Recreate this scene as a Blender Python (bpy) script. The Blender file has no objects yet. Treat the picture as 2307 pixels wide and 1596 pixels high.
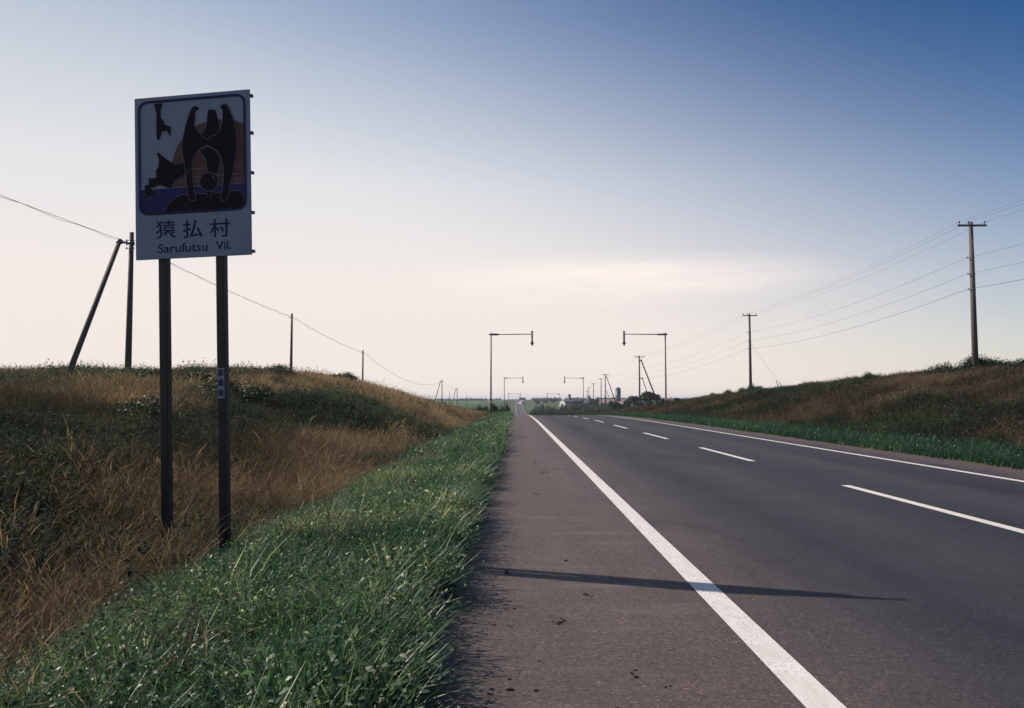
import bpy, math, random
import numpy as np
from mathutils import Vector, Matrix, Euler
random.seed(7); RNG = np.random.default_rng(7)
SC = bpy.context.scene
COL = SC.collection

# ------------------------------------------------------------------ camera
F_PX, W_PX, H_PX = 1794.0, 2307.0, 1596.0
CAM_Z = 1.38
PITCH = math.atan(102 / F_PX); YAW = math.atan(7.5 / F_PX)
cam = bpy.data.cameras.new('camera'); cam.lens = 28.0; cam.sensor_width = 36.0
cam.clip_start = 0.05; cam.clip_end = 20000
camo = bpy.data.objects.new('camera', cam); COL.objects.link(camo)
camo.location = (0, 0, CAM_Z); camo.rotation_euler = (math.pi / 2 + PITCH, 0, YAW)
SC.camera = camo

# ------------------------------------------------------------------ sky and sun
SUN_EL = math.radians(38.0)
SUN_AZ = math.radians(-72.2)          # from +Y, positive to the right
SV = Vector((math.sin(SUN_AZ) * math.cos(SUN_EL), math.cos(SUN_AZ) * math.cos(SUN_EL), math.sin(SUN_EL)))
world = bpy.data.worlds.new('World'); SC.world = world; world.use_nodes = True
wn, wl = world.node_tree.nodes, world.node_tree.links
for n in list(wn): wn.remove(n)
def N(tree, typ, **kw):
    n = tree.nodes.new(typ)
    for k, v in kw.items(): setattr(n, k, v)
    return n
def L(tree, a, b): tree.links.new(a, b)
WT = world.node_tree
sky = N(WT, 'ShaderNodeTexSky', sky_type='NISHITA', sun_disc=False)
sky.sun_elevation = SUN_EL; sky.sun_rotation = SUN_AZ
sky.altitude = 0; sky.air_density = 1.0; sky.dust_density = 0.6; sky.ozone_density = 2.0
hs = N(WT, 'ShaderNodeHueSaturation'); hs.inputs['Hue'].default_value = .503; hs.inputs['Saturation'].default_value = 1.2; hs.inputs['Value'].default_value = 0.46
gam = N(WT, 'ShaderNodeGamma'); gam.inputs['Gamma'].default_value = 1.3
L(WT, sky.outputs[0], gam.inputs['Color']); L(WT, gam.outputs[0], hs.inputs['Color'])
# a thin veil of cirrus low above the horizon ahead
tc = N(WT, 'ShaderNodeTexCoord')
sep = N(WT, 'ShaderNodeSeparateXYZ'); L(WT, tc.outputs['Generated'], sep.inputs[0])
def M(tree, op, a, b=None, clamp=False):
    n = N(tree, 'ShaderNodeMath', operation=op, use_clamp=clamp)
    for i, v in enumerate((a, b)):
        if v is None: continue
        if isinstance(v, (int, float)): n.inputs[i].default_value = v
        else: L(tree, v, n.inputs[i])
    return n.outputs[0]
mpn = N(WT, 'ShaderNodeMapping'); mpn.inputs['Scale'].default_value = (3.0, 3.0, 26.0)
L(WT, tc.outputs['Generated'], mpn.inputs[0])
cn = N(WT, 'ShaderNodeTexNoise'); cn.inputs['Scale'].default_value = 1.6; cn.inputs['Detail'].default_value = 6; cn.inputs['Roughness'].default_value = 0.55
L(WT, mpn.outputs[0], cn.inputs['Vector'])
az = M(WT, 'DIVIDE', M(WT, 'SUBTRACT', sep.outputs['X'], 0.13), 0.28)
el = M(WT, 'DIVIDE', M(WT, 'SUBTRACT', sep.outputs['Z'], 0.148), 0.036)
rr = M(WT, 'ADD', M(WT, 'MULTIPLY', az, az), M(WT, 'MULTIPLY', el, el))
blob = M(WT, 'SUBTRACT', 1.0, M(WT, 'POWER', rr, 0.7), True)
front = M(WT, 'GREATER_THAN', sep.outputs['Y'], 0.0)
nz = M(WT, 'MULTIPLY', M(WT, 'SUBTRACT', cn.outputs['Fac'], 0.28), 2.6, True)
cm = M(WT, 'MULTIPLY', M(WT, 'MULTIPLY', M(WT, 'MULTIPLY', blob, nz), front), 0.95)
# pale summer haze: thickest towards the sun and the horizon, thinning upwards and away from the sun
dt = N(WT, 'ShaderNodeVectorMath', operation='DOT_PRODUCT'); L(WT, tc.outputs['Generated'], dt.inputs[0]); dt.inputs[1].default_value = SV
ht = M(WT, 'ADD', M(WT, 'ADD', 0.86, M(WT, 'MULTIPLY', dt.outputs['Value'], 1.14)), M(WT, 'MULTIPLY', sep.outputs['Z'], -2.2), True)
hf = M(WT, 'MULTIPLY', M(WT, 'MULTIPLY', ht, ht), M(WT, 'SUBTRACT', 3.0, M(WT, 'MULTIPLY', ht, 2.0)))
hmix = N(WT, 'ShaderNodeMix', data_type='RGBA'); L(WT, hf, hmix.inputs['Factor']); L(WT, hs.outputs[0], hmix.inputs['A'])
hcr = N(WT, 'ShaderNodeValToRGB'); L(WT, sep.outputs['Z'], hcr.inputs['Fac']); he = hcr.color_ramp.elements; he.new(.5); he.new(.6)
for k_, (p_, c_) in enumerate(((.0, (.85, .755, .705)), (.14, (.845, .775, .735)), (.26, (.73, .735, .75)), (.44, (.42, .49, .60)))): he[k_].position = p_; he[k_].color = (*c_, 1)
hsc = N(WT, 'ShaderNodeVectorMath', operation='SCALE'); L(WT, hcr.outputs['Color'], hsc.inputs[0]); hsc.inputs['Scale'].default_value = 8.6
L(WT, hsc.outputs[0], hmix.inputs['B'])
cmix = N(WT, 'ShaderNodeMix', data_type='RGBA'); L(WT, cm, cmix.inputs['Factor'])
L(WT, hmix.outputs['Result'], cmix.inputs['A']); cmix.inputs['B'].default_value = (8.6, 7.5, 7.0, 1)
bg = N(WT, 'ShaderNodeBackground'); bg.inputs['Strength'].default_value = 0.10
L(WT, cmix.outputs['Result'], bg.inputs['Color'])
wo = N(WT, 'ShaderNodeOutputWorld'); L(WT, bg.outputs[0], wo.inputs['Surface'])
sun = bpy.data.lights.new('sun', 'SUN'); sun.energy = 4.6; sun.angle = math.radians(0.5); sun.color = (1.0, 0.875, 0.76)
suno = bpy.data.objects.new('sun', sun); COL.objects.link(suno)
suno.rotation_euler = (-SV).to_track_quat('-Z', 'Y').to_euler()
SC.view_settings.view_transform = 'Standard'; SC.view_settings.look = 'None'
SC.view_settings.exposure = 0.32; SC.view_settings.gamma = 1.0; SC.view_settings.use_curve_mapping = False

# ------------------------------------------------------------------ helpers
def tag(o, label=None, cat=None, group=None, kind=None):
    if label: o['label'] = label
    if cat: o['category'] = cat
    if group: o['group'] = group
    if kind: o['kind'] = kind
    return o
def empty(name, loc=(0, 0, 0), rot=(0, 0, 0)):
    o = bpy.data.objects.new(name, None); COL.objects.link(o); o.location = loc; o.rotation_euler = rot
    o.empty_display_size = 0.2
    return o
def link(name, me, parent=None, loc=(0, 0, 0)):
    o = bpy.data.objects.new(name, me); COL.objects.link(o); o.location = loc
    if parent: o.parent = parent
    return o
class MB:
    def __init__(s): s.v = []; s.f = []; s.sm = False
    def box(s, c, d, m=None):
        b = len(s.v)
        for x in (-.5, .5):
            for y in (-.5, .5):
                for z in (-.5, .5):
                    p = Vector((x * d[0], y * d[1], z * d[2]))
                    if m is not None: p = m @ p
                    s.v.append((c[0] + p[0], c[1] + p[1], c[2] + p[2]))
        for q in ((0, 1, 3, 2), (4, 6, 7, 5), (0, 4, 5, 1), (2, 3, 7, 6), (0, 2, 6, 4), (1, 5, 7, 3)):
            s.f.append(tuple(b + i for i in q))
        return s
    def tube(s, pts, rad, n=8, cap=True):
        pts = [Vector(p) for p in pts]; k = len(pts)
        if not hasattr(rad, '__len__'): rad = [rad] * k
        b = len(s.v); ref = None
        for i, p in enumerate(pts):
            t = (pts[min(i + 1, k - 1)] - pts[max(i - 1, 0)]).normalized()
            if ref is None: ref = Vector((0, 0, 1)) if abs(t.z) < .9 else Vector((1, 0, 0))
            a = t.cross(ref).normalized(); c = a.cross(t).normalized()
            for j in range(n):
                q = 2 * math.pi * j / n
                w = p + (a * math.cos(q) + c * math.sin(q)) * rad[i]
                s.v.append(tuple(w))
        for i in range(k - 1):
            for j in range(n):
                s.f.append((b + i * n + j, b + i * n + (j + 1) % n, b + (i + 1) * n + (j + 1) % n, b + (i + 1) * n + j))
        if cap:
            s.f.append(tuple(b + j for j in range(n))[::-1]); s.f.append(tuple(b + (k - 1) * n + j for j in range(n)))
        return s
    def quad(s, *p):
        b = len(s.v); s.v += [tuple(q) for q in p]; s.f.append(tuple(range(b, b + len(p)))); return s
    def prism(s, poly, o, ux, uy, un, t):
        """polygon (list of 2-D points) in the plane o,ux,uy extruded by t along un"""
        o, ux, uy, un = map(Vector, (o, ux, uy, un)); b = len(s.v); n = len(poly)
        for k in (0, t):
            for x, y in poly: s.v.append(tuple(o + ux * x + uy * y + un * k))
        s.f.append(tuple(range(b, b + n))); s.f.append(tuple(range(b + n, b + 2 * n))[::-1])
        for i in range(n): s.f.append((b + i, b + n + i, b + n + (i + 1) % n, b + (i + 1) % n))
        return s
    def build(s, name, mat, parent=None, smooth=False, loc=(0, 0, 0)):
        me = bpy.data.meshes.new(name); me.from_pydata(s.v, [], s.f); me.materials.append(mat)
        if smooth: me.polygons.foreach_set('use_smooth', [True] * len(me.polygons))
        me.update()
        return link(name, me, parent, loc)
def np_mesh(name, verts, faces, mat, attrs=None):
    """faces: (n,k) array; attrs: per-face float arrays"""
    verts = np.asarray(verts, np.float32); faces = np.asarray(faces, np.int32)
    me = bpy.data.meshes.new(name); nf, k = faces.shape
    me.vertices.add(len(verts)); me.vertices.foreach_set('co', verts.ravel())
    me.loops.add(nf * k); me.loops.foreach_set('vertex_index', faces.ravel())
    me.polygons.add(nf); me.polygons.foreach_set('loop_start', np.arange(nf, dtype=np.int32) * k)
    me.polygons.foreach_set('loop_total', np.full(nf, k, np.int32))
    if attrs:
        for a, v in attrs.items():
            at = me.attributes.new(a, 'FLOAT', 'FACE'); at.data.foreach_set('value', np.asarray(v, np.float32))
    me.update(calc_edges=True); me.materials.append(mat)
    return me

# ------------------------------------------------------------------ materials
def new_mat(name):
    m = bpy.data.materials.new(name); m.use_nodes = True; t = m.node_tree
    return m, t, t.nodes['Principled BSDF']
def ramp(t, fac, stops, interp='LINEAR'):
    r = N(t, 'ShaderNodeValToRGB'); r.color_ramp.interpolation = interp; e = r.color_ramp.elements
    while len(e) < len(stops): e.new(0.5)
    for k, (p, c) in enumerate(stops): e[k].position = p; e[k].color = (*c, 1)
    L(t, fac, r.inputs['Fac']); return r.outputs['Color']
def noise(t, scale, detail=3, rough=.55, vec=None, dist=0):
    n = N(t, 'ShaderNodeTexNoise'); n.inputs['Scale'].default_value = scale; n.inputs['Detail'].default_value = detail
    n.inputs['Roughness'].default_value = rough; n.inputs['Distortion'].default_value = dist
    if vec is not None: L(t, vec, n.inputs['Vector'])
    return n.outputs['Fac']
def mixc(t, f, a, b, mode='MIX'):
    n = N(t, 'ShaderNodeMix', data_type='RGBA', blend_type=mode)
    for s, v in (('Factor', f), ('A', a), ('B', b)):
        if isinstance(v, (int, float)): n.inputs[s].default_value = v
        elif isinstance(v, tuple): n.inputs[s].default_value = (*v, 1)
        else: L(t, v, n.inputs[s])
    return n.outputs['Result']
def mapr(t, v, a, b, c=0., d=1.):
    n = N(t, 'ShaderNodeMapRange', interpolation_type='SMOOTHSTEP'); L(t, v, n.inputs['Value'])
    for k, x in zip(('From Min', 'From Max', 'To Min', 'To Max'), (a, b, c, d)): n.inputs[k].default_value = x
    return n.outputs['Result']
def bump(t, h, strength, dist, bsdf):
    b = N(t, 'ShaderNodeBump'); b.inputs['Strength'].default_value = strength; b.inputs['Distance'].default_value = dist
    L(t, h, b.inputs['Height']); L(t, b.outputs[0], bsdf.inputs['Normal'])
def pos(t):
    g = N(t, 'ShaderNodeNewGeometry'); return g.outputs['Position']
def scaled(t, vec, s):
    m = N(t, 'ShaderNodeMapping'); m.inputs['Scale'].default_value = s; L(t, vec, m.inputs[0]); return m.outputs[0]
def plain(name, col, rough=.6, var=.25, scale=6., metal=0., spec=.4, grain=None):
    m, t, b = new_mat(name)
    v = N(t, 'ShaderNodeTexCoord').outputs['Object']
    if grain: v = scaled(t, v, grain)
    n = noise(t, scale, 5, .65, v)
    lo = tuple(c * (1 - var) for c in col); hi = tuple(min(1, c * (1 + var)) for c in col)
    L(t, ramp(t, n, [(.3, lo), (.7, hi)]), b.inputs['Base Color'])
    b.inputs['Roughness'].default_value = rough; b.inputs['Metallic'].default_value = metal
    b.inputs['Specular IOR Level'].default_value = spec
    return m
def foliage_mat(name, stops, var=.5, transl=.35, rough=.5, spec=.35, inst=True):
    """colour picked per plant (instance attribute 'tint' or the object's own number), varied per leaf"""
    m, t, b = new_mat(name)
    if inst:
        a = N(t, 'ShaderNodeAttribute', attribute_type='INSTANCER', attribute_name='tint'); f = a.outputs['Fac']
    else:
        f = N(t, 'ShaderNodeObjectInfo').outputs['Random']
    r = N(t, 'ShaderNodeAttribute', attribute_type='GEOMETRY', attribute_name='rnd').outputs['Fac']
    f2 = M(t, 'ADD', f, M(t, 'MULTIPLY', M(t, 'SUBTRACT', r, .5), .22), True)
    c = ramp(t, f2, stops)
    r2 = M(t, 'FRACT', M(t, 'MULTIPLY', r, 7.31))
    c = mixc(t, 1.0, c, ramp(t, r2, [(0, (1 - var,) * 3), (1, (1 + var,) * 3)]), 'MULTIPLY')
    L(t, c, b.inputs['Base Color']); b.inputs['Roughness'].default_value = rough
    b.inputs['Specular IOR Level'].default_value = spec
    tr = N(t, 'ShaderNodeBsdfTranslucent')
    L(t, mixc(t, 1.0, c, (1.15, 1.2, .75), 'MULTIPLY'), tr.inputs['Color'])
    mx = N(t, 'ShaderNodeMixShader'); mx.inputs[0].default_value = transl
    L(t, b.outputs[0], mx.inputs[1]); L(t, tr.outputs[0], mx.inputs[2])
    L(t, mx.outputs[0], t.nodes['Material Output'].inputs['Surface'])
    return m

# ------------------------------------------------------------------ terrain
def sm(xs, ys):
    xs = np.array(xs, float); ys = np.array(ys, float); h = np.diff(xs); d = np.diff(ys) / h
    m = np.zeros(len(xs)); m[0] = d[0]; m[-1] = d[-1]
    for i in range(1, len(xs) - 1):
        if d[i - 1] * d[i] > 0:
            w1 = 2 * h[i] + h[i - 1]; w2 = h[i] + 2 * h[i - 1]; m[i] = (w1 + w2) / (w1 / d[i - 1] + w2 / d[i])
    def f(x):
        x = np.clip(np.asarray(x, float), xs[0], xs[-1]); i = np.clip(np.searchsorted(xs, x) - 1, 0, len(h) - 1)
        t = (x - xs[i]) / h[i]; t2 = t * t; t3 = t2 * t
        return (2*t3-3*t2+1)*ys[i] + (t3-2*t2+t)*h[i]*m[i] + (-2*t3+3*t2)*ys[i+1] + (t3-t2)*h[i]*m[i+1]
    return f
road_z = sm([-60,0,45,70,100,146,226,400,580,800,1500,1700,6000], [0,0,0,-.12,-.62,-1.75,-4.1,-8.6,-11.2,-11.0,1.0,1.6,1.8])
bankL = sm([.8,2.0,2.9,3.6,6,9,12,16,20,28,40,70], [-.03,-.12,-.34,-.26,.58,1.42,1.93,2.1,2.1,2.12,2.3,2.6])
fadeL = sm([-60,8,16,24,32,40,46,52,60,70,80,92,110,130], [.5,.52,.62,.76,.92,1.14,1.25,1.27,1.12,.78,.45,.2,.05,0])
bankR = sm([0,1.0,2.5,4,8,12,16,20,30,60], [-.03,0,.1,.5,1.55,2.3,2.75,3.0,3.3,3.6])
fadeR = sm([-60,20,50,70,90,110,130,150,180], [.8,.95,.97,.86,.72,.5,.27,.1,0])
platL = sm([120,200,330,700,1500,6000], [-.8,-2.6,-3.4,-3.4,-1.6,-1.])
platR = sm([120,230,400,650,1100,1500,6000], [-.9,-3.6,-5.2,-4.4,-2.8,-1.6,-1.])
def sstep(a, b, x):
    t = np.clip((x - a) / (b - a), 0, 1); return t * t * (3 - 2 * t)
def ground_z(X, Y):
    X = np.asarray(X, float); Y = np.asarray(Y, float); r = road_z(Y)
    wl_ = sstep(8, 45, -X) * sstep(100, 180, Y); wr_ = sstep(14, 40, X) * sstep(130, 260, Y)
    base = r * (1 - wl_ - wr_) + platL(Y) * wl_ + platR(Y) * wr_
    hollow = 1 - .17 * sstep(11, 17, -X) * (1 - sstep(30, 46, Y))
    z = base + np.where(X < -.8, bankL(-X) * fadeL(Y) * hollow, 0) + np.where(X > 10, bankR(X - 10) * fadeR(Y), 0)
    n = .10*np.sin(X*.9+Y*.31)*np.sin(Y*.43-X*.2) + .06*np.sin(X*1.7-Y*.8)
    z = z + n * (sstep(3.6, 7, -X) + sstep(12.5, 16, X)) * (1 - sstep(200, 400, Y))
    return np.where((X > -.8) & (X < 10), base - .06, z)
def gz(x, y): return float(ground_z(x, y))
# picture-to-place helper used once to survey where things stand (display pixels of the photo at a known distance Y)
def place(px, Y): return (px - 1161.0) / F_PX * Y
def height_at(py, Y): return CAM_Z + (900.0 - py) / F_PX * Y

xs = np.unique(np.concatenate([[-4000,-2500,-1500,-1000,-700,-500,-380,-290,-220], -np.arange(70, 180, 10.), -np.arange(46, 70, 2.),
     -np.arange(16, 46, 1.), -np.arange(3.0, 16, .4), [-2.6,-2.2,-1.8,-1.4,-1.1,-.8,-.79,4,9.99,10.0], np.arange(10.4, 16, .4), np.arange(16, 46, 1.),
     np.arange(46, 70, 2.), np.arange(70, 180, 10.), [220,290,380,500,700,1000,1500,2500,4000]]))
ys = np.unique(np.concatenate([np.arange(-60, 0, 4.), np.arange(0, 110, 1.), np.arange(110, 200, 3.), np.arange(200, 420, 8.), np.arange(420, 1700, 25.), [1700,1900,2200,2600,3200,4000,5000,6000]]))
XX, YY = np.meshgrid(xs, ys); ZZ = ground_z(XX, YY)
V = np.stack([XX, YY, ZZ], -1).reshape(-1, 3); nx = len(xs); ny = len(ys)
i0 = (np.arange(ny - 1)[:, None] * nx + np.arange(nx - 1)[None, :]).ravel()
m, t, b = new_mat('ground_soil_and_turf')
P = pos(t); sp = N(t, 'ShaderNodeSeparateXYZ'); L(t, P, sp.inputs[0])
n1 = noise(t, .22, 5, .6, P); n2 = noise(t, 3.0, 5, .7, P); n3 = noise(t, .012, 3, .5, scaled(t, P, (1, .6, 1)))
dry = ramp(t, n1, [(.3, (.030, .036, .016)), (.5, (.075, .055, .028)), (.72, (.13, .085, .045))])
dry = mixc(t, 1.0, dry, ramp(t, n2, [(.25, (.55, .55, .55)), (.75, (1.4, 1.4, 1.4))]), 'MULTIPLY')
gr = ramp(t, n2, [(.25, (.025, .05, .016)), (.75, (.06, .105, .035))])
vl = mapr(t, sp.outputs['X'], -3.4, -2.7); vr = mapr(t, sp.outputs['X'], 12.2, 13.4, 1, 0)
near = mixc(t, M(t, 'MULTIPLY', vl, vr), dry, gr)
far = ramp(t, n3, [(.34, (.026, .048, .024)), (.48, (.036, .068, .030)), (.60, (.050, .076, .036)), (.70, (.034, .048, .026))])
far = mixc(t, mapr(t, sp.outputs['X'], -14, -30), far, ramp(t, n3, [(.35, (.045, .11, .036)), (.65, (.07, .14, .05))]))
far = mixc(t, .25, far, ramp(t, noise(t, .15, 4, .6, P), [(.3, (.03, .05, .02)), (.7, (.10, .14, .06))]))
L(t, mixc(t, mapr(t, sp.outputs['Y'], 105, 170), near, far), b.inputs['Base Color'])
b.inputs['Roughness'].default_value = .95; b.inputs['Specular IOR Level'].default_value = .1
bump(t, n2, .6, .06, b)
gm = np_mesh('ground', V, np.stack([i0, i0 + 1, i0 + nx + 1, i0 + nx], -1), m)
gm.polygons.foreach_set('use_smooth', [True] * len(gm.polygons))
tag(link('ground', gm), kind='structure')

# ------------------------------------------------------------------ road
RY = np.unique(np.concatenate([np.arange(-60, 160, 2.), np.arange(160, 420, 6.), np.arange(420, 1520, 12.), np.arange(1520, 2300, 60.)]))
def strip(x0, x1, y0, y1, dz, step=None):
    yy = np.array([y for y in RY if y0 < y < y1]); yy = np.concatenate([[y0], yy, [y1]])
    z = road_z(yy) + dz; n = len(yy)
    v = np.concatenate([np.stack([np.full(n, x0), yy, z], -1), np.stack([np.full(n, x1), yy, z], -1)])
    k = np.arange(n - 1); return v, np.stack([k, k + n, k + n + 1, k + 1], -1)
m, t, b = new_mat('asphalt')
P = pos(t); sp = N(t, 'ShaderNodeSeparateXYZ'); L(t, P, sp.inputs[0])
agg = noise(t, 60, 6, .85, P); mid = noise(t, 1.1, 5, .6, P); strk = noise(t, 1.0, 4, .6, scaled(t, P, (2.6, .10, 1)))
smear = noise(t, 1.0, 5, .6, scaled(t, P, (.55, 2.6, 1)))
xw = M(t, 'ADD', sp.outputs['X'], M(t, 'MULTIPLY', M(t, 'SUBTRACT', noise(t, .9, 3, .5, P), .5), .25))
cxr = N(t, 'ShaderNodeMapRange'); L(t, xw, cxr.inputs['Value']); cxr.inputs['From Min'].default_value = -1; cxr.inputs['From Max'].default_value = 10.5
SHO = (.100, .074, .071); WHE = (.044, .040, .048); DRK = (.025, .025, .034)
def fx(x): return (x + 1) / 11.5
basec = ramp(t, cxr.outputs[0], [(fx(-.9), (.088, .074, .064)), (fx(.9), SHO), (fx(1.75), (.076, .063, .060)), (fx(2.25), WHE), (fx(2.9), DRK), (fx(3.9), WHE), (fx(5.0), DRK), (fx(6.6), WHE), (fx(7.6), DRK), (fx(8.7), WHE), (fx(9.6), SHO)])
c = mixc(t, 1.0, basec, ramp(t, agg, [(.25, (.42, .42, .44)), (.5, (1, 1, 1)), (.75, (1.75, 1.7, 1.62))]), 'MULTIPLY')
vor = N(t, 'ShaderNodeTexVoronoi'); vor.inputs['Scale'].default_value = 70; L(t, P, vor.inputs['Vector'])
vs_ = N(t, 'ShaderNodeSeparateColor'); L(t, vor.outputs['Color'], vs_.inputs[0])
c = mixc(t, 1.0, c, ramp(t, vs_.outputs[0], [(0, (.62, .62, .63)), (.55, (.95, .95, .95)), (.9, (1.12, 1.1, 1.08)), (1, (1.75, 1.7, 1.62))]), 'MULTIPLY')
c = mixc(t, 1.0, c, ramp(t, mid, [(.3, (.85, .85, .86)), (.7, (1.14, 1.13, 1.12))]), 'MULTIPLY')
c = mixc(t, 1.0, c, ramp(t, strk, [(.3, (.88, .88, .88)), (.7, (1.1, 1.1, 1.1))]), 'MULTIPLY')
c = mixc(t, M(t, 'MULTIPLY', ramp(t, smear, [(.56, (0, 0, 0)), (.70, (.6, .6, .6))]), mapr(t, sp.outputs['X'], 1.6, 1.0)), c, (.155, .122, .116))
stain = noise(t, .55, 5, .65, scaled(t, P, (1, .35, 1)), .6)
c = mixc(t, 1.0, c, ramp(t, stain, [(.34, (.70, .70, .72)), (.44, (1, 1, 1))]), 'MULTIPLY')
sandy = noise(t, 9, 5, .7, P)
c = mixc(t, M(t, 'MULTIPLY', mapr(t, sp.outputs['X'], -.2, -.85), ramp(t, sandy, [(.35, (0, 0, 0)), (.6, (.7, .7, .7))])), c, (.16, .13, .10))
L(t, c, b.inputs['Base Color']); b.inputs['Roughness'].default_value = .72; b.inputs['Specular IOR Level'].default_value = .35
bump(t, agg, .55, .012, b)
ASPH = m
v, f = strip(-.8, 10.0, -60, 2300, 0)
road = tag(link('road', np_mesh('road', v, f, ASPH)), kind='structure')
m, t, b = new_mat('road_paint')
P = pos(t); w = noise(t, 60, 5, .75, P); w2 = noise(t, 2.2, 4, .6, P)
wear = M(t, 'MULTIPLY', mapr(t, w, .54, .64), mapr(t, w2, .36, .60))
c = mixc(t, wear, ramp(t, w2, [(.3, (.66, .63, .59)), (.7, (.78, .75, .71))]), (.09, .08, .08))
dirt = noise(t, 14, 4, .6, scaled(t, P, (1, .25, 1)))
c = mixc(t, 1.0, c, ramp(t, dirt, [(.25, (.84, .83, .82)), (.6, (1, 1, 1))]), 'MULTIPLY')
L(t, c, b.inputs['Base Color']); b.inputs['Roughness'].default_value = .6; bump(t, w, .3, .006, b); PAINT = m
v, f = strip(1.30, 1.48, -60, 2300, .004); link('edge_line', np_mesh('edge_line', v, f, PAINT), road)
v, f = strip(8.46, 8.61, -60, 2300, .004); link('edge_line', np_mesh('edge_line', v, f, PAINT), road)
y = -2.1
while y < 330:
    y0, y1 = y, y + 5.0
    if y1 > 2:
        v, f = strip(5.22, 5.37, y0, y1, .004); link('center_dash', np_mesh('center_dash', v, f, PAINT), road)
    y += 10.0
v, f = strip(5.22, 5.37, 560, 2200, .004); link('center_line', np_mesh('center_line', v, f, PAINT), road)

# ------------------------------------------------------------------ shared materials for built things
M_POST = plain('dark_brown_post_paint', (.014, .010, .011), .55, .3, 9, grain=(3, 3, .6))
M_PANELBACK = plain('sign_back_aluminium', (.35, .36, .38), .45, .15, 5, metal=.6)
M_SIGNW = plain('reflective_sheet_white', (.205, .24, .33), .6, .07, 3, spec=.12)
M_NAVY = plain('print_navy', (.020, .022, .085), .6, .1, 4, spec=.12)
M_BLUE = plain('print_blue', (.026, .028, .11), .6, .1, 4, spec=.12)
M_ORANGE = plain('print_orange', (.10, .052, .046), .6, .12, 4, spec=.12)
M_BLACK = plain('print_black', (.008, .007, .012), .6, .2, 4, spec=.12)
M_LINE = plain('print_pale_line', (.12, .125, .165), .6, .1, 4, spec=.12)
M_BOLT = plain('galvanised_bolt', (.10, .10, .12), .5, .2, 30, metal=.3)
M_STEEL = plain('pole_steel_brown', (.16, .12, .125), .5, .2, 4, grain=(2, 2, .5))
M_RED = plain('arrow_red', (.42, .035, .03), .5, .12, 5)
M_WHITE = plain('arrow_white', (.72, .72, .72), .5, .06, 5)
M_GREY = plain('arrow_back_grey', (.16, .165, .18), .5, .15, 5)
M_WOODPOLE = plain('creosote_pole', (.085, .068, .058), .8, .35, 5, grain=(9, 9, .5))
M_CONC = plain('concrete_pole', (.105, .088, .080), .8, .18, 4, grain=(5, 5, .5))
M_WIRE = plain('wire_black', (.02, .02, .025), .5, .1, 4)
M_INS = plain('insulator_brown', (.10, .08, .08), .35, .2, 6)

# ------------------------------------------------------------------ village sign
SW, SH = 1.168, 1.541
R = Euler((.032, -.0174, -.157), 'XYZ')
pc = Vector((-3.027, 7.35, 3.4735)); base_h = 3.4735 - (gz(-3.0, 7.4) - .05)
org = pc - R.to_matrix() @ Vector((0, 0, base_h))
sign = empty('village_sign', org, R)
tag(sign, 'tall village name sign on two dark posts in the roadside grass', 'sign')
pb = base_h - SH / 2
def up(u, v): return (u - .5) * SW, pb + v * SH
panel = MB().box((0, 0, base_h), (SW, .022, SH)).build('panel', M_SIGNW, sign)
bv = panel.modifiers.new('bevel', 'BEVEL'); bv.width = .004; bv.segments = 2
for px in (-.334, .250):
    po = MB().box((px, .062, (base_h + SH / 2 - .06) / 2 - .2), (.082, .08, base_h + SH / 2 - .06 + .4)).build('post', M_POST, sign)
    bv = po.modifiers.new('bevel', 'BEVEL'); bv.width = .008; bv.segments = 2
for v in (.965, .739, .497, .256, .022):
    x, z = up(.5, v)
    MB().box((.012, .0165, z), (SW + .010, .012, .030)).box((SW / 2 + .008, .022, z), (.020, .030, .026)).build('back_rail', M_BOLT, sign)
def poly_mesh(name, uv, mat, lift, parent=panel):
    mb = MB(); pts = [up(*p) for p in uv]
    mb.v = [(x, -.011 - lift, z) for x, z in pts]; mb.f = [tuple(range(len(pts)))]
    o = mb.build(name, mat, parent)
    import bmesh
    bm = bmesh.new(); bm.from_mesh(o.data); bmesh.ops.triangulate(bm, faces=bm.faces[:], ngon_method='EAR_CLIP'); bm.to_mesh(o.data); bm.free()
    return o
def smooth_loop(uv, n=3):
    p = np.array(uv, float); k = len(p); out = []
    for i in range(k):
        a, b_, c, d = p[i - 1], p[i], p[(i + 1) % k], p[(i + 2) % k]
        for s in range(n):
            t_ = s / n
            out.append(tuple(.5 * ((2*b_) + (c-a)*t_ + (2*a-5*b_+4*c-d)*t_**2 + (3*b_-a-3*c+d)*t_**3)))
    return out
def ribbon(name, uv, mat, lift, w, closed=True, parent=panel):
    p = [Vector((*up(*q), 0)) for q in uv]; n = len(p); mb = MB()
    for i in range(n):
        a = p[i - 1] if (closed or i) else p[i]; c = p[(i + 1) % n] if (closed or i < n - 1) else p[i]
        d = (c - a).normalized(); nn = Vector((-d.y, d.x, 0)) * w / 2
        for q in (p[i] + nn, p[i] - nn): mb.v.append((q.x, -.011 - lift, q.y))
    for i in range(n if closed else n - 1):
        j = (i + 1) % n; mb.f.append((2 * i, 2 * i + 1, 2 * j + 1, 2 * j))
    return mb.build(name, mat, parent)
def rrect(u0, v0, u1, v1, r, n=6):
    rv = r * SW / SH; out = []
    for cu, cv, a0 in ((u1 - r, v1 - rv, 0), (u0 + r, v1 - rv, 90), (u0 + r, v0 + rv, 180), (u1 - r, v0 + rv, 270)):
        for k in range(n + 1):
            a = math.radians(a0 + 90 * k / n); out.append((cu + r * math.cos(a), cv + rv * math.sin(a)))
    return out
sea_top = .430
inner = rrect(.052, .285, .954, .962, .062)
sea = [p for p in inner if p[1] < sea_top]; sea = sorted([p for p in sea if p[0] < .5], key=lambda p: -p[1]) + sorted([p for p in sea if p[0] >= .5], key=lambda p: p[1])
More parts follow.
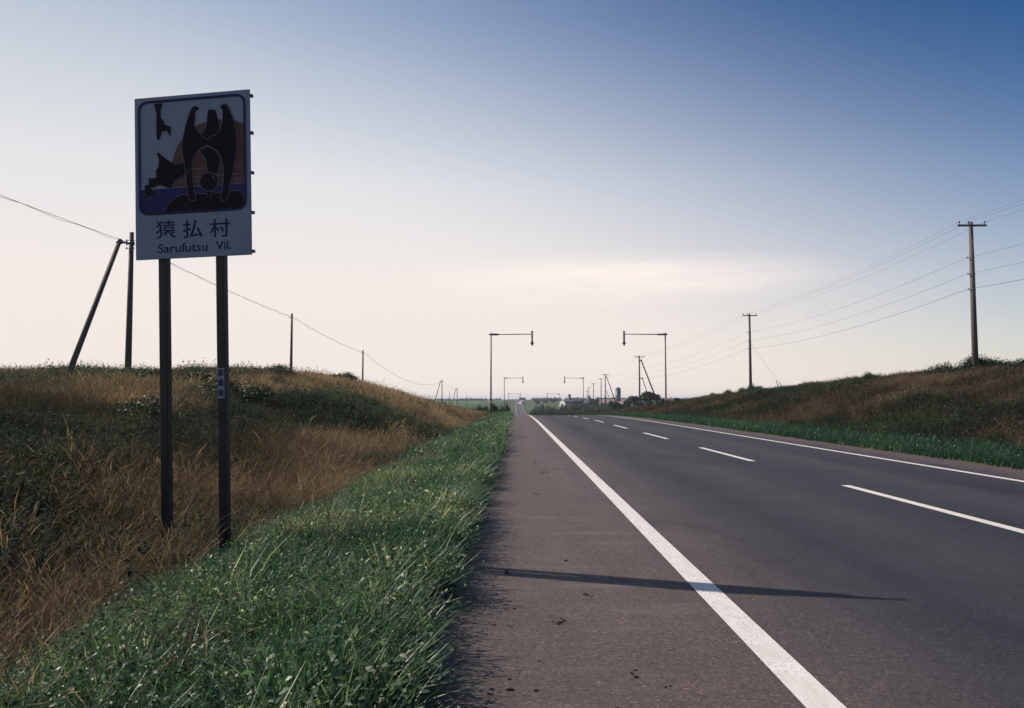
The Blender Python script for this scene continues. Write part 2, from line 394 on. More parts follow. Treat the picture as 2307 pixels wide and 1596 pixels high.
poly_mesh('sea', [(.052, sea_top)] + sea + [(.954, sea_top)], M_BLUE, .0015)
poly_mesh('setting_sun', [(.324,.432),(.323,.498),(.329,.587),(.348,.636),(.377,.685),(.42,.728),(.47,.768),(.542,.804),(.626,.821),(.71,.829),(.793,.828),(.875,.817),(.952,.793),(.952,.432)], M_ORANGE, .0015)
for a, b_ in (((.494,.54),(.951,.536)), ((.438,.491),(.951,.490)), ((.381,.463),(.951,.463)), ((.32,.434),(.951,.434))):
    ribbon('sun_stripe', [a, b_], M_LINE, .003, .008, False)
ribbon('picture_border', rrect(.045, .278, .961, .969, .07, 10), M_NAVY, .0095, .021)
hok = [(.194,.649),(.212,.656),(.248,.632),(.283,.61),(.326,.588),(.361,.573),(.418,.576),(.439,.592),(.439,.562),(.449,.532),(.494,.535),(.466,.516),(.409,.494),(.36,.472),(.331,.451),(.327,.426),(.274,.438),(.218,.453),(.16,.438),(.132,.442),(.174,.415),(.171,.386),(.131,.382),(.095,.369),(.092,.414),(.085,.452),(.124,.462),(.121,.502),(.168,.495),(.193,.504),(.186,.544),(.208,.561),(.215,.613)]
poly_mesh('island_map', hok, M_BLACK, .0045); ribbon('island_outline', hok[4:24], M_LINE, .006, .005, False)
poly_mesh('island_map', [(.178,.957),(.251,.957),(.236,.911),(.232,.871),(.261,.848),(.271,.822),(.321,.809),(.324,.753),(.31,.754),(.292,.78),(.271,.787),(.242,.778),(.22,.729),(.202,.735),(.195,.776),(.195,.832),(.199,.893),(.181,.94)], M_BLACK, .0045)
rock = [(.262,.289),(.295,.337),(.351,.369),(.408,.386),(.492,.388),(.547,.385),(.644,.381),(.712,.386),(.821,.389),(.902,.39),(.941,.369),(.951,.326),(.947,.298),(.925,.287),(.273,.287)]
poly_mesh('rock_shape', rock, M_BLACK, .003); ribbon('rock_outline', rock[:12], M_LINE, .0045, .006, False)
body = [(.523,.921),(.558,.916),(.568,.9),(.536,.892),(.536,.857),(.527,.802),(.541,.776),(.582,.744),(.638,.711),(.666,.727),(.722,.741),(.754,.774),(.772,.822),(.774,.882),(.757,.896),(.768,.915),(.806,.918),(.823,.899),(.849,.858),(.875,.806),(.887,.756),(.895,.696),(.886,.628),(.874,.556),(.851,.484),(.829,.417),(.803,.341),(.752,.343),(.771,.429),(.777,.502),(.771,.551),(.756,.596),(.719,.637),(.664,.667),(.637,.674),(.581,.659),(.538,.627),(.516,.588),(.508,.539),(.511,.49),(.52,.426),(.536,.352),(.481,.352),(.461,.423),(.448,.507),(.442,.562),(.429,.612),(.419,.673),(.427,.722),(.442,.772),(.464,.831),(.494,.89)]
upper = [(.649,.893),(.708,.892),(.725,.855),(.744,.794),(.75,.774),(.722,.741),(.666,.727),(.638,.713),(.589,.741),(.618,.772),(.637,.821)]
lower = [(.573,.645),(.637,.666),(.698,.648),(.746,.606),(.752,.576),(.729,.519),(.722,.5),(.64,.513),(.631,.573),(.608,.613)]
bs = smooth_loop(body, 3)
poly_mesh('emblem_figure', bs, M_BLACK, .006); ribbon('emblem_outline', bs[24:], M_LINE, .0085, .006, False)
poly_mesh('emblem_upper', upper, M_BLACK, .0050); ribbon('emblem_outline', smooth_loop(upper)[9:], M_LINE, .0065, .005, False)
poly_mesh('emblem_lower', lower, M_BLACK, .0050); ribbon('emblem_outline', smooth_loop(lower), M_LINE, .0070, .005)
ball = [(.651 + .079 * math.cos(a), .454 + .057 * math.sin(a)) for a in [2 * math.pi * k / 28 for k in range(28)]]
for nm, uv_ in (('emblem_knob', [(.627,.402),(.675,.392),(.664,.359),(.636,.36)]), ('emblem_knob', [(.675,.39),(.702,.398),(.701,.367),(.674,.366)])):
    poly_mesh(nm, uv_, M_BLACK, .0075); ribbon('emblem_outline', uv_, M_LINE, .0085, .005)
poly_mesh('emblem_ball', ball, M_BLACK, .0092); ribbon('emblem_outline', ball, M_LINE, .0105, .006)
ribbon('emblem_glint', [(.667,.492),(.684,.485),(.695,.474),(.700,.460)], M_LINE, .0105, .008, False)
def text_mesh(name, s, u0, v0, u1, v1, mat, offset, parent):
    cu = bpy.data.curves.new(name, 'FONT'); cu.body = s; cu.size = 1; cu.offset = offset
    o = bpy.data.objects.new(name, cu); COL.objects.link(o); bpy.context.view_layer.update()
    me = bpy.data.meshes.new_from_object(o.evaluated_get(bpy.context.evaluated_depsgraph_get()))
    bpy.data.objects.remove(o); bpy.data.curves.remove(cu)
    n = len(me.vertices); co = np.empty(n * 3, np.float32); me.vertices.foreach_get('co', co); co = co.reshape(-1, 3)
    a, b_ = co[:, :2].min(0), co[:, :2].max(0); x0, z0 = up(u0, v0); x1, z1 = up(u1, v1)
    out = np.empty_like(co)
    out[:, 0] = x0 + (co[:, 0] - a[0]) / (b_[0] - a[0]) * (x1 - x0); out[:, 2] = z0 + (co[:, 1] - a[1]) / (b_[1] - a[1]) * (z1 - z0); out[:, 1] = -.0128
    me.vertices.foreach_set('co', out.ravel()); me.materials.clear(); me.materials.append(mat); me.update(); me.name = name
    return link(name, me, parent)
text_mesh('lettering', '\u733f', .180, .124, .356, .234, M_NAVY, .011, panel)
text_mesh('lettering', '\u6255', .417, .120, .586, .230, M_NAVY, .011, panel)
text_mesh('lettering', '\u6751', .649, .115, .821, .226, M_NAVY, .011, panel)
text_mesh('lettering', 'Sarufutsu', .197, .035, .630, .090, M_NAVY, .011, panel)
text_mesh('lettering', 'Vil.', .700, .037, .831, .090, M_NAVY, .011, panel)
# white sticker with three dark characters on the right post
zc = 1.525 - org.z
st = MB().box((.250, .0205, zc), (.070, .003, .285)).build('post_sticker', M_SIGNW, sign)
for k, dz in enumerate((.098, .004, -.090)):
    g = MB()
    for (x, z, w_, h_) in ((0, .022, .05, .008), (0, 0, .044, .008), (0, -.022, .052, .009), (-.018, 0, .009, .05), (.017, 0, .009, .052), (0, .008, .008, .05)):
        g.box((.250 + x, .0180 - (.0004 if w_ > h_ else 0), zc + dz + z), (w_, .0015, h_))
    g.build('sticker_character', M_BLACK, st)

# ------------------------------------------------------------------ roadside arrow poles
def arrow_pole(y, side, label):
    x = -2.02 if side < 0 else 12.45
    z0 = gz(x, y); H = 6.85 if y < 100 else 7.0
    rz = road_z(y); top = float(rz) + H
    t_ = empty('arrow_pole', (x, y, z0)); tag(t_, label, 'arrow pole', 'arrow poles along the road')
    h = top - z0; s = -side                       # arm reaches towards the road
    MB().tube([(0, 0, -.3), (0, 0, 2.5), (0, 0, h + .12)], [.075, .07, .055], 12).build('pole', M_STEEL, t_, True)
    MB().tube([(0, 0, h + .12), (0, 0, h + .15)], [.062, .05], 12).build('pole_cap', M_STEEL, t_)
    MB().tube([(0, 0, 1.15), (0, 0, 1.45)], .079, 12).build('reflector_band', M_RED, t_, True)
    MB().tube([(-s * .2, 0, h), (s * .1, 0, h), (s * .55, 0, h)], [.05, .085, .085], 10).tube([(s * .55, 0, h), (s * .68, 0, h)], [.085, .05], 10).build('arm_clamp', M_STEEL, t_, True)
    MB().tube([(s * .3, 0, h), (s * 3.42, 0, h + .02)], [.042, .034], 10).build('arm', M_STEEL, t_, True)
    MB().box((s * 3.42, .02, h + .02), (.10, .06, .10)).build('arrow_bracket', M_STEEL, t_)
    L_, wS, wH = 1.30, .075, .18; ztop = h + .30; ax = s * 3.42
    fy = -.012 if side < 0 else .012; face = -1 if side < 0 else 1
    poly = [(-wS, 0), (-wS, -L_ + .34), (-wH, -L_ + .34), (0, -L_), (wH, -L_ + .34), (wS, -L_ + .34), (wS, 0)]
    ar = MB().prism(poly, (ax, -.012 - .02, ztop), (1, 0, 0), (0, 0, 1), (0, 1, 0), .024).build('arrow', M_GREY, t_)
    n = 5; seg = (L_ - .34) / n; yy = -.035 if side < 0 else -.005
    for k in range(n):
        a, b_ = -k * seg, -(k + 1) * seg
        MB().prism([(-wS + .004, a - .003), (-wS + .004, b_ + .003), (wS - .004, b_ + .003), (wS - .004, a - .003)], (ax, yy, ztop), (1, 0, 0), (0, 0, 1), (0, face, 0), .002).build('stripe', M_RED if k % 2 == 0 else M_WHITE, ar)
    MB().prism([(-wH + .012, -L_ + .336), (0, -L_ + .012), (wH - .012, -L_ + .336)], (ax, yy, ztop), (1, 0, 0), (0, 0, 1), (0, face, 0), .002).build('arrow_head', M_RED, ar)
    return t_
for k, (y, nm) in enumerate(((66, 'nearest'), (146, 'second'), (226, 'third'), (306, 'fourth'), (386, 'fifth'))):
    arrow_pole(y, -1, f'{nm} arrow pole on the left roadside, hanging a red and white down arrow')
    arrow_pole(y, 1, f'{nm} arrow pole on the right roadside, its down arrow seen from the grey back')

# ------------------------------------------------------------------ utility poles
def utility_pole(x, y, ztop, label, group, mat, r=.13, arm=False, brace=None, brace2=None, studs=()):
    z0 = gz(x, y); h = ztop - z0
    t_ = empty('utility_pole', (x, y, z0)); tag(t_, label, 'utility pole', group)
    MB().tube([(0, 0, -.4), (0, 0, h * .5), (0, 0, h)], [r * 1.15, r * .95, r * .72], 12).build('pole', mat, t_, True)
    if arm:
        MB().box((0, -.12, h - .22), (1.62, .10, .10)).build('crossarm', M_WOODPOLE, t_)
        for dx in (-.72, -.2, .72):
            MB().tube([(dx, -.12, h - .17), (dx, -.12, h - .06)], .012, 6).tube([(dx, -.12, h - .08), (dx, -.12, h - .03), (dx, -.12, h + .04)], [.05, .055, .03], 8).build('insulator', M_INS, t_, True)
    for dz in studs:
        MB().tube([(-r - .10, 0, h - dz), (r + .03, 0, h - dz)], .018, 6).tube([(-r - .10, 0, h - dz - .04), (-r - .10, 0, h - dz + .05)], .035, 8).build('wire_bracket', M_INS, t_)
    for bi, br in enumerate((brace, brace2)):
        if not br: continue
        hz, gap, bx, by = br                      # attach height, sideways gap, foot offset
        fz = gz(x + bx, y + by) - z0; sgn = 1 if bx > 0 else -1
        a = Vector((sgn * gap, by * .05, hz)); f = Vector((bx, by, fz - .3)); rr_ = r * (.95 if bi == 0 else .6)
        MB().tube([f, a + (a - f).normalized() * .12], [rr_, rr_ * .75], 10).build('brace_pole', mat, t_, True)
        mb = MB().tube([(0, 0, hz - .03), (sgn * gap, by * .05, hz - .03)], .05, 8).tube([(0, 0, hz - .10), (0, 0, hz + .04)], r * 1.05, 12)
        mb.tube([a - Vector((0, 0, .10)), a + Vector((0, 0, .06))], rr_ * 1.15, 10)
        mb.build('brace_clamp', M_INS, t_, True)
    return t_
LP = [(-19.5, 8.0, 9.9), (-19.5, 40.0, height_at(520, 40)), (place(655, 69), 69.0, height_at(706, 69)), (place(817, 102), 102.0, height_at(789, 102)),
      (place(996, 200), 200.0, height_at(855, 200)), (place(1030, 252), 252.0, height_at(874, 252)), (place(1013, 300), 300., height_at(882, 300)), (place(1052, 420), 420., height_at(890, 420))]
z1 = gz(-19.5, 40)
g_ = 'telephone poles along the left bank'
utility_pole(*LP[0], 'plain telephone pole on the left bank beside the camera', g_, M_WOODPOLE, .12)
utility_pole(*LP[1], 'stout leaning-braced telephone pole on the left bank beside the village sign', g_, M_WOODPOLE, .145,
             brace=(LP[1][2] - z1 - .52, .50, place(135, 35.3) + 19.5, -4.7), studs=(.42, .62, .82))
utility_pole(*LP[2], 'plain telephone pole on the left bank crest just right of the sign', g_, M_WOODPOLE, .12, studs=(.35,))
utility_pole(*LP[3], 'plain telephone pole farther down the left bank slope', g_, M_WOODPOLE, .12, studs=(.3,))
utility_pole(*LP[4], 'distant braced telephone pole standing at the end of the left bank', g_, M_WOODPOLE, .12, brace=(LP[4][2] - gz(*LP[4][:2]) - .5, .4, -2.9, -1))
utility_pole(*LP[5], 'distant braced telephone pole in the left field, nearest the road', g_, M_WOODPOLE, .12, brace=(LP[5][2] - gz(*LP[5][:2]) - .4, .4, -2.6, -1))
utility_pole(*LP[6], 'thin distant pole between the two braced poles in the left field', g_, M_WOODPOLE, .11)
utility_pole(*LP[7], 'farthest thin pole in the left green field', g_, M_WOODPOLE, .11)
RP = [(25.8, 3.0, 12.0), (25.95, 45.0, height_at(498, 45)), (25.8, 87.5, height_at(707, 87.5)), (place(1440.5, 132), 132., height_at(802, 132)),
      (place(1363.6, 205), 205., height_at(843, 205)), (place(1354, 240), 240., height_at(853, 240)), (place(1336.6, 285), 285., height_at(864, 285)),
      (place(1326, 330), 330., height_at(873, 330)), (place(1322, 390), 390., height_at(881, 390))]
g_ = 'power poles along the right bank'
nmz = ['power pole on the right bank beside the camera', 'large power pole with crossarm on the bushy mound at far right',
       'power pole with crossarm on the right bank crest, second from the right edge', 'twin braced power pole just left of the nearest right arrow pole',
       'twin braced power pole left of the tall silo', 'unbraced power pole immediately left of the farther braced pole', 'third unbraced power pole running on toward the farm',
       'small distant power pole before the farm sheds', 'smallest power pole among the farm sheds']
for k, p in enumerate(RP):
    z0 = gz(p[0], p[1]); h = p[2] - z0; kw = {}
    if k == 3: kw = dict(brace=(h - .75, .30, 3.6, -.5), brace2=(h - 3.7, .45, 2.5, .4))
    if k == 4: kw = dict(brace=(h - .75, .30, 4.1, -.5), brace2=(h - 4.6, .35, 3.2, .4))
    utility_pole(*p, nmz[k], g_, M_CONC, .15 if k < 3 else .14, arm=True, studs=(2.05, 2.98, 3.85), **kw)

def wire(name, pts, sag, r, label, group, cat='cable', n=14, twist=None):
    """hangs as a shallow parabola from support to support"""
    P_ = []
    for a, b_ in zip(pts[:-1], pts[1:]):
        a, b_ = Vector(a), Vector(b_); s_ = sag * ((b_ - a).length / 42) ** 2
        for k in range(n): P_.append(a.lerp(b_, k / n) - Vector((0, 0, 4 * s_ * (k / n) * (1 - k / n))))
    P_.append(Vector(pts[-1]))
    mb = MB().tube(P_, r, 5)
    if twist:
        Q = [p + Vector((math.cos(i * 1.9) * twist, 0, math.sin(i * 1.9) * twist - twist)) for i, p in enumerate(P_)]; mb.tube(Q, r * .7, 5)
    o = mb.build(name, M_WIRE); tag(o, label, cat, group); return o
wire('telephone_cable', [(p[0] + .16, p[1], p[2] - (.62 if i < 2 else .35)) for i, p in enumerate(LP[:6])], .42, .011, 'dark twisted telephone cable strung along the left bank poles', 'overhead wires', twist=.05, n=24)
for nm, dx, dz in (('left end of the crossarms', -.72, -.02), ('right end of the crossarms', .72, -.02), ('middle of the crossarms', -.2, -.02)):
    wire('overhead_wire', [(p[0] + dx, p[1] - .12, p[2] + dz) for p in RP], .55, .005, f'thin power wire on the {nm}, right bank poles', 'overhead wires')
for nm, dz, r in (('highest of the three wires below the crossarms', -2.05, .0065), ('middle of the three wires below the crossarms', -2.98, .0065), ('lowest and thickest wire on the right bank poles', -3.85, .009)):
    wire('overhead_wire', [(p[0] - .27, p[1], p[2] + dz) for p in RP], .6, r, f'{nm}' if 'right' in nm else f'{nm}, right bank poles', 'overhead wires')
# guy wires of the second right-hand pole with their lower guard sleeves
for k, (px, py, gx) in enumerate(((1748, 857, 1757), (1755, 861, 1768))):
    y_ = 80.0 + k; a = Vector((RP[2][0], RP[2][1], RP[2][2] - 3.2)); f = Vector((place(gx, y_), y_, 0)); f.z = gz(f.x, f.y)
    q = Vector((place(px, y_), y_, height_at(py, y_)))
    t_ = empty('guy_wire', f); tag(t_, ['left', 'right'][k] + ' one of two slanting guy wire guards on the right bank crest', 'guy wire', 'guy wires')
    MB().tube([Vector((0, 0, -.2)), q - f], .035, 6).build('guard_sleeve', M_STEEL, t_); MB().tube([q - f, a - f], .006, 4).build('wire', M_WIRE, t_)

# ------------------------------------------------------------------ value noise for planting maps
_tab = np.random.default_rng(3).random((256, 256))
def vnoise(x, y, s):
    x = np.asarray(x) / s + 100; y = np.asarray(y) / s + 100; xi = np.floor(x).astype(int); yi = np.floor(y).astype(int); fx_ = x - xi; fy_ = y - yi
    fx_ = fx_ * fx_ * (3 - 2 * fx_); fy_ = fy_ * fy_ * (3 - 2 * fy_); g = lambda a, b_: _tab[a % 256, b_ % 256]
    return (g(xi, yi) * (1 - fx_) + g(xi + 1, yi) * fx_) * (1 - fy_) + (g(xi, yi + 1) * (1 - fx_) + g(xi + 1, yi + 1) * fx_) * fy_
def fnoise(x, y, s): return .55 * vnoise(x, y, s) + .3 * vnoise(x + 31, y - 17, s / 2.1) + .15 * vnoise(x - 7, y + 57, s / 4.7)

# ------------------------------------------------------------------ grass and weed clumps (sources for the scatter)
def clump(name, mat, n, rad, h, w, lean, seg=3, seedhead=0., leafy=0, seed=0):
    g = np.random.default_rng(seed); Vs, Fs, Rn = [], [], []
    def quadstrip(path, width, rn, side):
        b0 = sum(len(v) for v in Vs); k = len(path)
        pts = []
        for i, p in enumerate(path):
            pts += [p - side * width[i], p + side * width[i]]
        Vs.append(np.array(pts)); 
        for i in range(k - 1): Fs.append((b0 + 2*i, b0 + 2*i + 1, b0 + 2*i + 3, b0 + 2*i + 2)); Rn.append(rn)
    for i in range(n):
        a = g.random() * 6.283; r_ = rad * math.sqrt(g.random()); o = np.array([math.cos(a) * r_, math.sin(a) * r_, -.03])
        H_ = h[0] + (h[1] - h[0]) * g.random() ** 1.2; th = g.random() * 6.283; d = np.array([math.cos(th), math.sin(th), 0.])
        le = lean * (.3 + 1.1 * g.random()) * H_; rn = g.random()
        path = []; 
        for s in range(seg + 1):
            u = s / seg; path.append(o + d * le * u * u * 1.0 + np.array([0, 0, H_ * (u - .25 * (le / H_) * u * u * u)]))
        ph = th + 1.57 + g.normal() * .5; side = np.array([math.cos(ph), math.sin(ph), 0.]); ww = w[0] + (w[1] - w[0]) * g.random()
        wid = [ww * (1 - .15 * (s / seg)) * (1 - (s / seg) ** 3) + .0004 for s in range(seg + 1)]
        if seedhead and g.random() < seedhead:
            wid = [ww * .45] * (seg + 1); quadstrip(path, wid, rn, side)
            tip = path[-1]; dd = path[-1] - path[-2]; dd /= np.linalg.norm(dd); l_ = H_ * (.14 + .12 * g.random())
            for q in (0, 1.57):
                s2 = np.array([math.cos(ph + q), math.sin(ph + q), 0.])
                quadstrip([tip, tip + dd * l_ * .4, tip + dd * l_ + d * l_ * .25], [ww * .5, ww * 1.5, ww * .3], (rn * .4 + .6), s2)
        else: quadstrip(path, wid, rn, side)
        for q in range(leafy):
            u = .2 + .8 * g.random(); p0 = o + d * le * u * u + np.array([0, 0, H_ * u]); t2 = g.random() * 6.283
            ld = np.array([math.cos(t2), math.sin(t2), .35 * g.normal() + .15]); ll = (.022 + .032 * g.random()) * (1.25 - .5 * u) * (rad / .17); s2 = np.array([-math.sin(t2), math.cos(t2), .5 * g.normal()])
            s2 /= np.linalg.norm(s2); quadstrip([p0, p0 + ld * ll * .5, p0 + ld * ll + np.array([0, 0, -.2 * ll])], [ll * .06, ll * .28, ll * .03], g.random(), s2)
    me = np_mesh(name, np.concatenate(Vs), np.array(Fs), mat, {'rnd': Rn})
    return bpy.data.objects.new(name, me)
G_VERGE = foliage_mat('verge_grass', [(0, (.028, .074, .046)), (.4, (.054, .118, .066)), (.7, (.115, .185, .105)), (.88, (.26, .31, .18)), (1, (.52, .50, .34))], .6, .45, .42, .35)
G_DRY = foliage_mat('dry_grass', [(0, (.030, .034, .027)), (.25, (.062, .055, .046)), (.45, (.13, .098, .079)), (.7, (.265, .178, .134)), (1, (.45, .335, .25))], .5, .38, .7, .12)
G_WEED = foliage_mat('bank_weeds', [(0, (.022, .032, .026)), (.35, (.036, .052, .036)), (.6, (.055, .078, .050)), (.8, (.085, .100, .070)), (1, (.13, .135, .095))], .5, .3, .75, .08)
def variants(pre, mat, k, **kw):
    c_ = bpy.data.collections.new(pre); 
    for i in range(k): c_.objects.link(clump(f'{pre}_{i:02d}', mat, seed=i * 13 + hash(len(pre)) % 97, **kw))
    return c_
C_V1 = variants('verge_clump_fine', G_VERGE, 5, n=58, rad=.12, h=(.13, .33), w=(.0028, .0060), lean=.7, leafy=1)
C_V2 = variants('verge_clump_coarse', G_VERGE, 4, n=40, rad=.22, h=(.13, .33), w=(.004, .009), lean=.75, seg=2, leafy=1)
C_D1 = variants('dry_clump_fine', G_DRY, 5, n=42, rad=.16, h=(.22, .66), w=(.0018, .0042), lean=.6, seedhead=.45)
C_D2 = variants('dry_clump_coarse', G_DRY, 4, n=44, rad=.34, h=(.20, .58), w=(.004, .008), lean=.6, seg=2, seedhead=.5)
C_W1 = variants('weed_clump_fine', G_WEED, 5, n=22, rad=.17, h=(.16, .55), w=(.0018, .0035), lean=.5, leafy=9)
C_W2 = variants('weed_clump_coarse', G_WEED, 4, n=18, rad=.30, h=(.20, .62), w=(.004, .008), lean=.45, seg=2, leafy=10)

def scatter(name, pts, tint, scl, colls, label, cat, tilt=.18, lean_to=None):
    """one vertex per plant; geometry nodes put a clump on each. colls: [(collection, mask)]"""
    made = []
    for ci, (coll, mask) in enumerate(colls):
        p = pts[mask]; n = len(p)
        if not n: continue
        me = bpy.data.meshes.new(name); me.vertices.add(n); me.vertices.foreach_set('co', p.astype(np.float32).ravel())
        rot = np.stack([RNG.normal(0, tilt, n), RNG.normal(0, tilt, n), RNG.random(n) * 6.283], -1)
        a = me.attributes.new('rot', 'FLOAT_VECTOR', 'POINT'); a.data.foreach_set('vector', rot.astype(np.float32).ravel())
        a = me.attributes.new('scl', 'FLOAT', 'POINT'); a.data.foreach_set('value', scl[mask].astype(np.float32))
        a = me.attributes.new('tint', 'FLOAT', 'POINT'); a.data.foreach_set('value', np.clip(tint[mask], 0, 1).astype(np.float32))
        a = me.attributes.new('idx', 'INT', 'POINT'); a.data.foreach_set('value', RNG.integers(0, len(coll.objects), n).astype(np.int32))
        o = link(name, me)
        if coll.objects: me.materials.append(coll.objects[0].data.materials[0])
        ng = bpy.data.node_groups.new(name, 'GeometryNodeTree')
        ng.interface.new_socket('Geometry', in_out='INPUT', socket_type='NodeSocketGeometry'); ng.interface.new_socket('Geometry', in_out='OUTPUT', socket_type='NodeSocketGeometry')
        gi, go = ng.nodes.new('NodeGroupInput'), ng.nodes.new('NodeGroupOutput')
        ci_ = ng.nodes.new('GeometryNodeCollectionInfo'); ci_.inputs['Collection'].default_value = coll
        ci_.inputs['Separate Children'].default_value = True; ci_.inputs['Reset Children'].default_value = True
        iop = ng.nodes.new('GeometryNodeInstanceOnPoints'); iop.inputs['Pick Instance'].default_value = True
        def na(nm, ty):
            q = ng.nodes.new('GeometryNodeInputNamedAttribute'); q.data_type = ty; q.inputs['Name'].default_value = nm; return q.outputs['Attribute']
        ng.links.new(gi.outputs[0], iop.inputs['Points']); ng.links.new(ci_.outputs[0], iop.inputs['Instance'])
        ng.links.new(na('idx', 'INT'), iop.inputs['Instance Index']); ng.links.new(na('rot', 'FLOAT_VECTOR'), iop.inputs['Rotation']); ng.links.new(na('scl', 'FLOAT'), iop.inputs['Scale'])
        ng.links.new(iop.outputs[0], go.inputs[0])
        md = o.modifiers.new('plants', 'NODES'); md.node_group = ng
        tag(o, label if isinstance(label, str) else label[ci], cat, kind='stuff'); made.append(o)
    return made
def sample(bands, xr):
    """bands: (y0,y1,density per m2); xr(y0,y1)->(x0,x1)"""
    out = []
    for y0, y1, d in bands:
        x0, x1 = xr(y0, y1); n = int(d * (y1 - y0) * (x1 - x0)); out.append(np.stack([RNG.uniform(x0, x1, n), RNG.uniform(y0, y1, n)], -1))
    return np.concatenate(out)
# left verge: lush green, leaning over the edge of the shoulder
q = sample([(1.2, 5, 260), (5, 10, 210), (10, 18, 150), (18, 32, 90), (32, 60, 52), (60, 110, 26)], lambda a, b_: (-3.7, -.45))
edge = -2.85 + .8 * (fnoise(q[:, 0] * .3, q[:, 1], 2.2) - .5) * 2; keep = (q[:, 0] > edge) & (q[:, 0] < -.63 + .20 * (fnoise(q[:, 0] * 0, q[:, 1], .7) - .5)); q = q[keep]
pz = ground_z(q[:, 0], q[:, 1]); P3 = np.column_stack([q, pz])
tn = .42 + .75 * (fnoise(q[:, 0], q[:, 1], 1.6) - .42) + RNG.normal(0, .10, len(q)) + (RNG.random(len(q)) < .10) * .4
sc_ = .80 + .65 * fnoise(q[:, 0] + 9, q[:, 1], 1.1) + RNG.normal(0, .10, len(q)); sc_ = sc_ * (1 + .30 * sstep(-1.3, -.75, q[:, 0])) * (1 - .35 * sstep(-2.1, -2.8, q[:, 0]))
nr = q[:, 1] < 17
scatter('verge_grass', P3, tn, sc_, [(C_V1, nr), (C_V2, ~nr)], ['lush green grass on the left verge near the camera', 'green grass strip of the left verge running into the distance'], 'grass', .22)
# odd weeds and dead stalks among the verge grass
q = sample([(1.2, 8, 5), (8, 20, 4), (20, 60, 2)], lambda a, b_: (-2.8, -.7)); q = q[fnoise(q[:, 0], q[:, 1], 1.0) > .52]; k_ = RNG.random(len(q)) < .55
scatter('verge_weeds', np.column_stack([q, ground_z(q[:, 0], q[:, 1])]), np.where(k_, .5 + .4 * RNG.random(len(q)), .5 + .5 * RNG.random(len(q))), .55 + .45 * RNG.random(len(q)), [(C_D1, k_), (C_W1, ~k_)],
        ['dead straw stalks standing among the left verge grass', 'broad leaved weeds among the left verge grass'], 'weeds', .3)
# left bank: dry reddish grass and dark weeds in patches
def viewx(a, b_): return (-.70 * b_ - 2.5, -2.5)
q = sample([(2.0, 6, 90), (6, 11, 75), (11, 18, 52), (18, 30, 30), (30, 50, 17), (50, 75, 13), (75, 110, 8)], viewx); q = q[q[:, 0] > -50]
s_ = -q[:, 0]; edge = 2.85 - .8 * (fnoise(q[:, 0] * .3, q[:, 1], 2.2) - .5) * 2; q = q[s_ > edge - .15]; s_ = -q[:, 0]
X_, Y_ = q[:, 0], q[:, 1]
dryness = fnoise(X_, Y_ * .6, 5.0) + .10 * sstep(30, 55, Y_) + .22 * np.exp(-((s_ - 4.2) / 1.0) ** 2) * sstep(6, 10, Y_) - .16 * np.exp(-((s_ - 8.5) / 2.6) ** 2) * (1 - sstep(34, 50, Y_)) - .12 * (s_ > 15) * (1 - sstep(40, 55, Y_)) + .13 * (1 - sstep(14, 24, Y_)) + .03
isdry = dryness + RNG.normal(0, .09, len(q)) > .50
P3 = np.column_stack([q, ground_z(X_, Y_)])
tn = np.where(isdry, .48 + .17 * sstep(14, 26, Y_) - .27 * (1 - sstep(10, 24, Y_)) * sstep(3.4, 5.5, s_) - .20 * (1 - sstep(5, 10, Y_)) + 1.1 * (fnoise(X_ + 50, Y_, 3.2) - .45) + RNG.normal(0, .14, len(q)), .38 + .25 * (s_ > 17) * (Y_ < 48) + .12 * sstep(22, 36, Y_) + 1.2 * (fnoise(X_ + 20, Y_ + 9, 2.4) - .48) + RNG.normal(0, .12, len(q)))
sc_ = np.where(isdry, .65 + .35 * RNG.random(len(q)), .62 + .6 * fnoise(X_ - 40, Y_, 2.0) + .2 * RNG.random(len(q))) * (.8 + .2 * sstep(3.2, 4.6, s_)) * np.where(RNG.random(len(q)) < .06, 1.5, 1)
nr = Y_ < 26
scatter('bank_vegetation', P3, tn, sc_, [(C_D1, isdry & nr), (C_D2, isdry & ~nr), (C_W1, ~isdry & nr), (C_W2, ~isdry & ~nr)],
        ['reddish dry grass behind the sign posts', 'tan dry grass over the farther left bank', 'dark tangled weeds low on the left bank near the sign', 'grey green weeds patching the upper left bank'], 'grass', .2)
# right verge
q = sample([(11, 30, 46), (30, 60, 30), (60, 110, 16), (110, 170, 8)], lambda a, b_: (9.95, 13.2))
q = q[(q[:, 0] < 12.6 + 1.0 * (fnoise(q[:, 0] * .3, q[:, 1], 3) - .5)) & (q[:, 0] > 10.05 + .15 * (fnoise(q[:, 0] * 0, q[:, 1], 1.) - .5))]
tn = .04 + .6 * (fnoise(q[:, 0], q[:, 1], 2.) - .42) + RNG.normal(0, .08, len(q))
scatter('verge_grass', np.column_stack([q, ground_z(q[:, 0], q[:, 1])]), tn, .75 + .5 * RNG.random(len(q)), [(C_V2, np.ones(len(q), bool))], 'green grass strip along the right edge of the road', 'grass', .22)
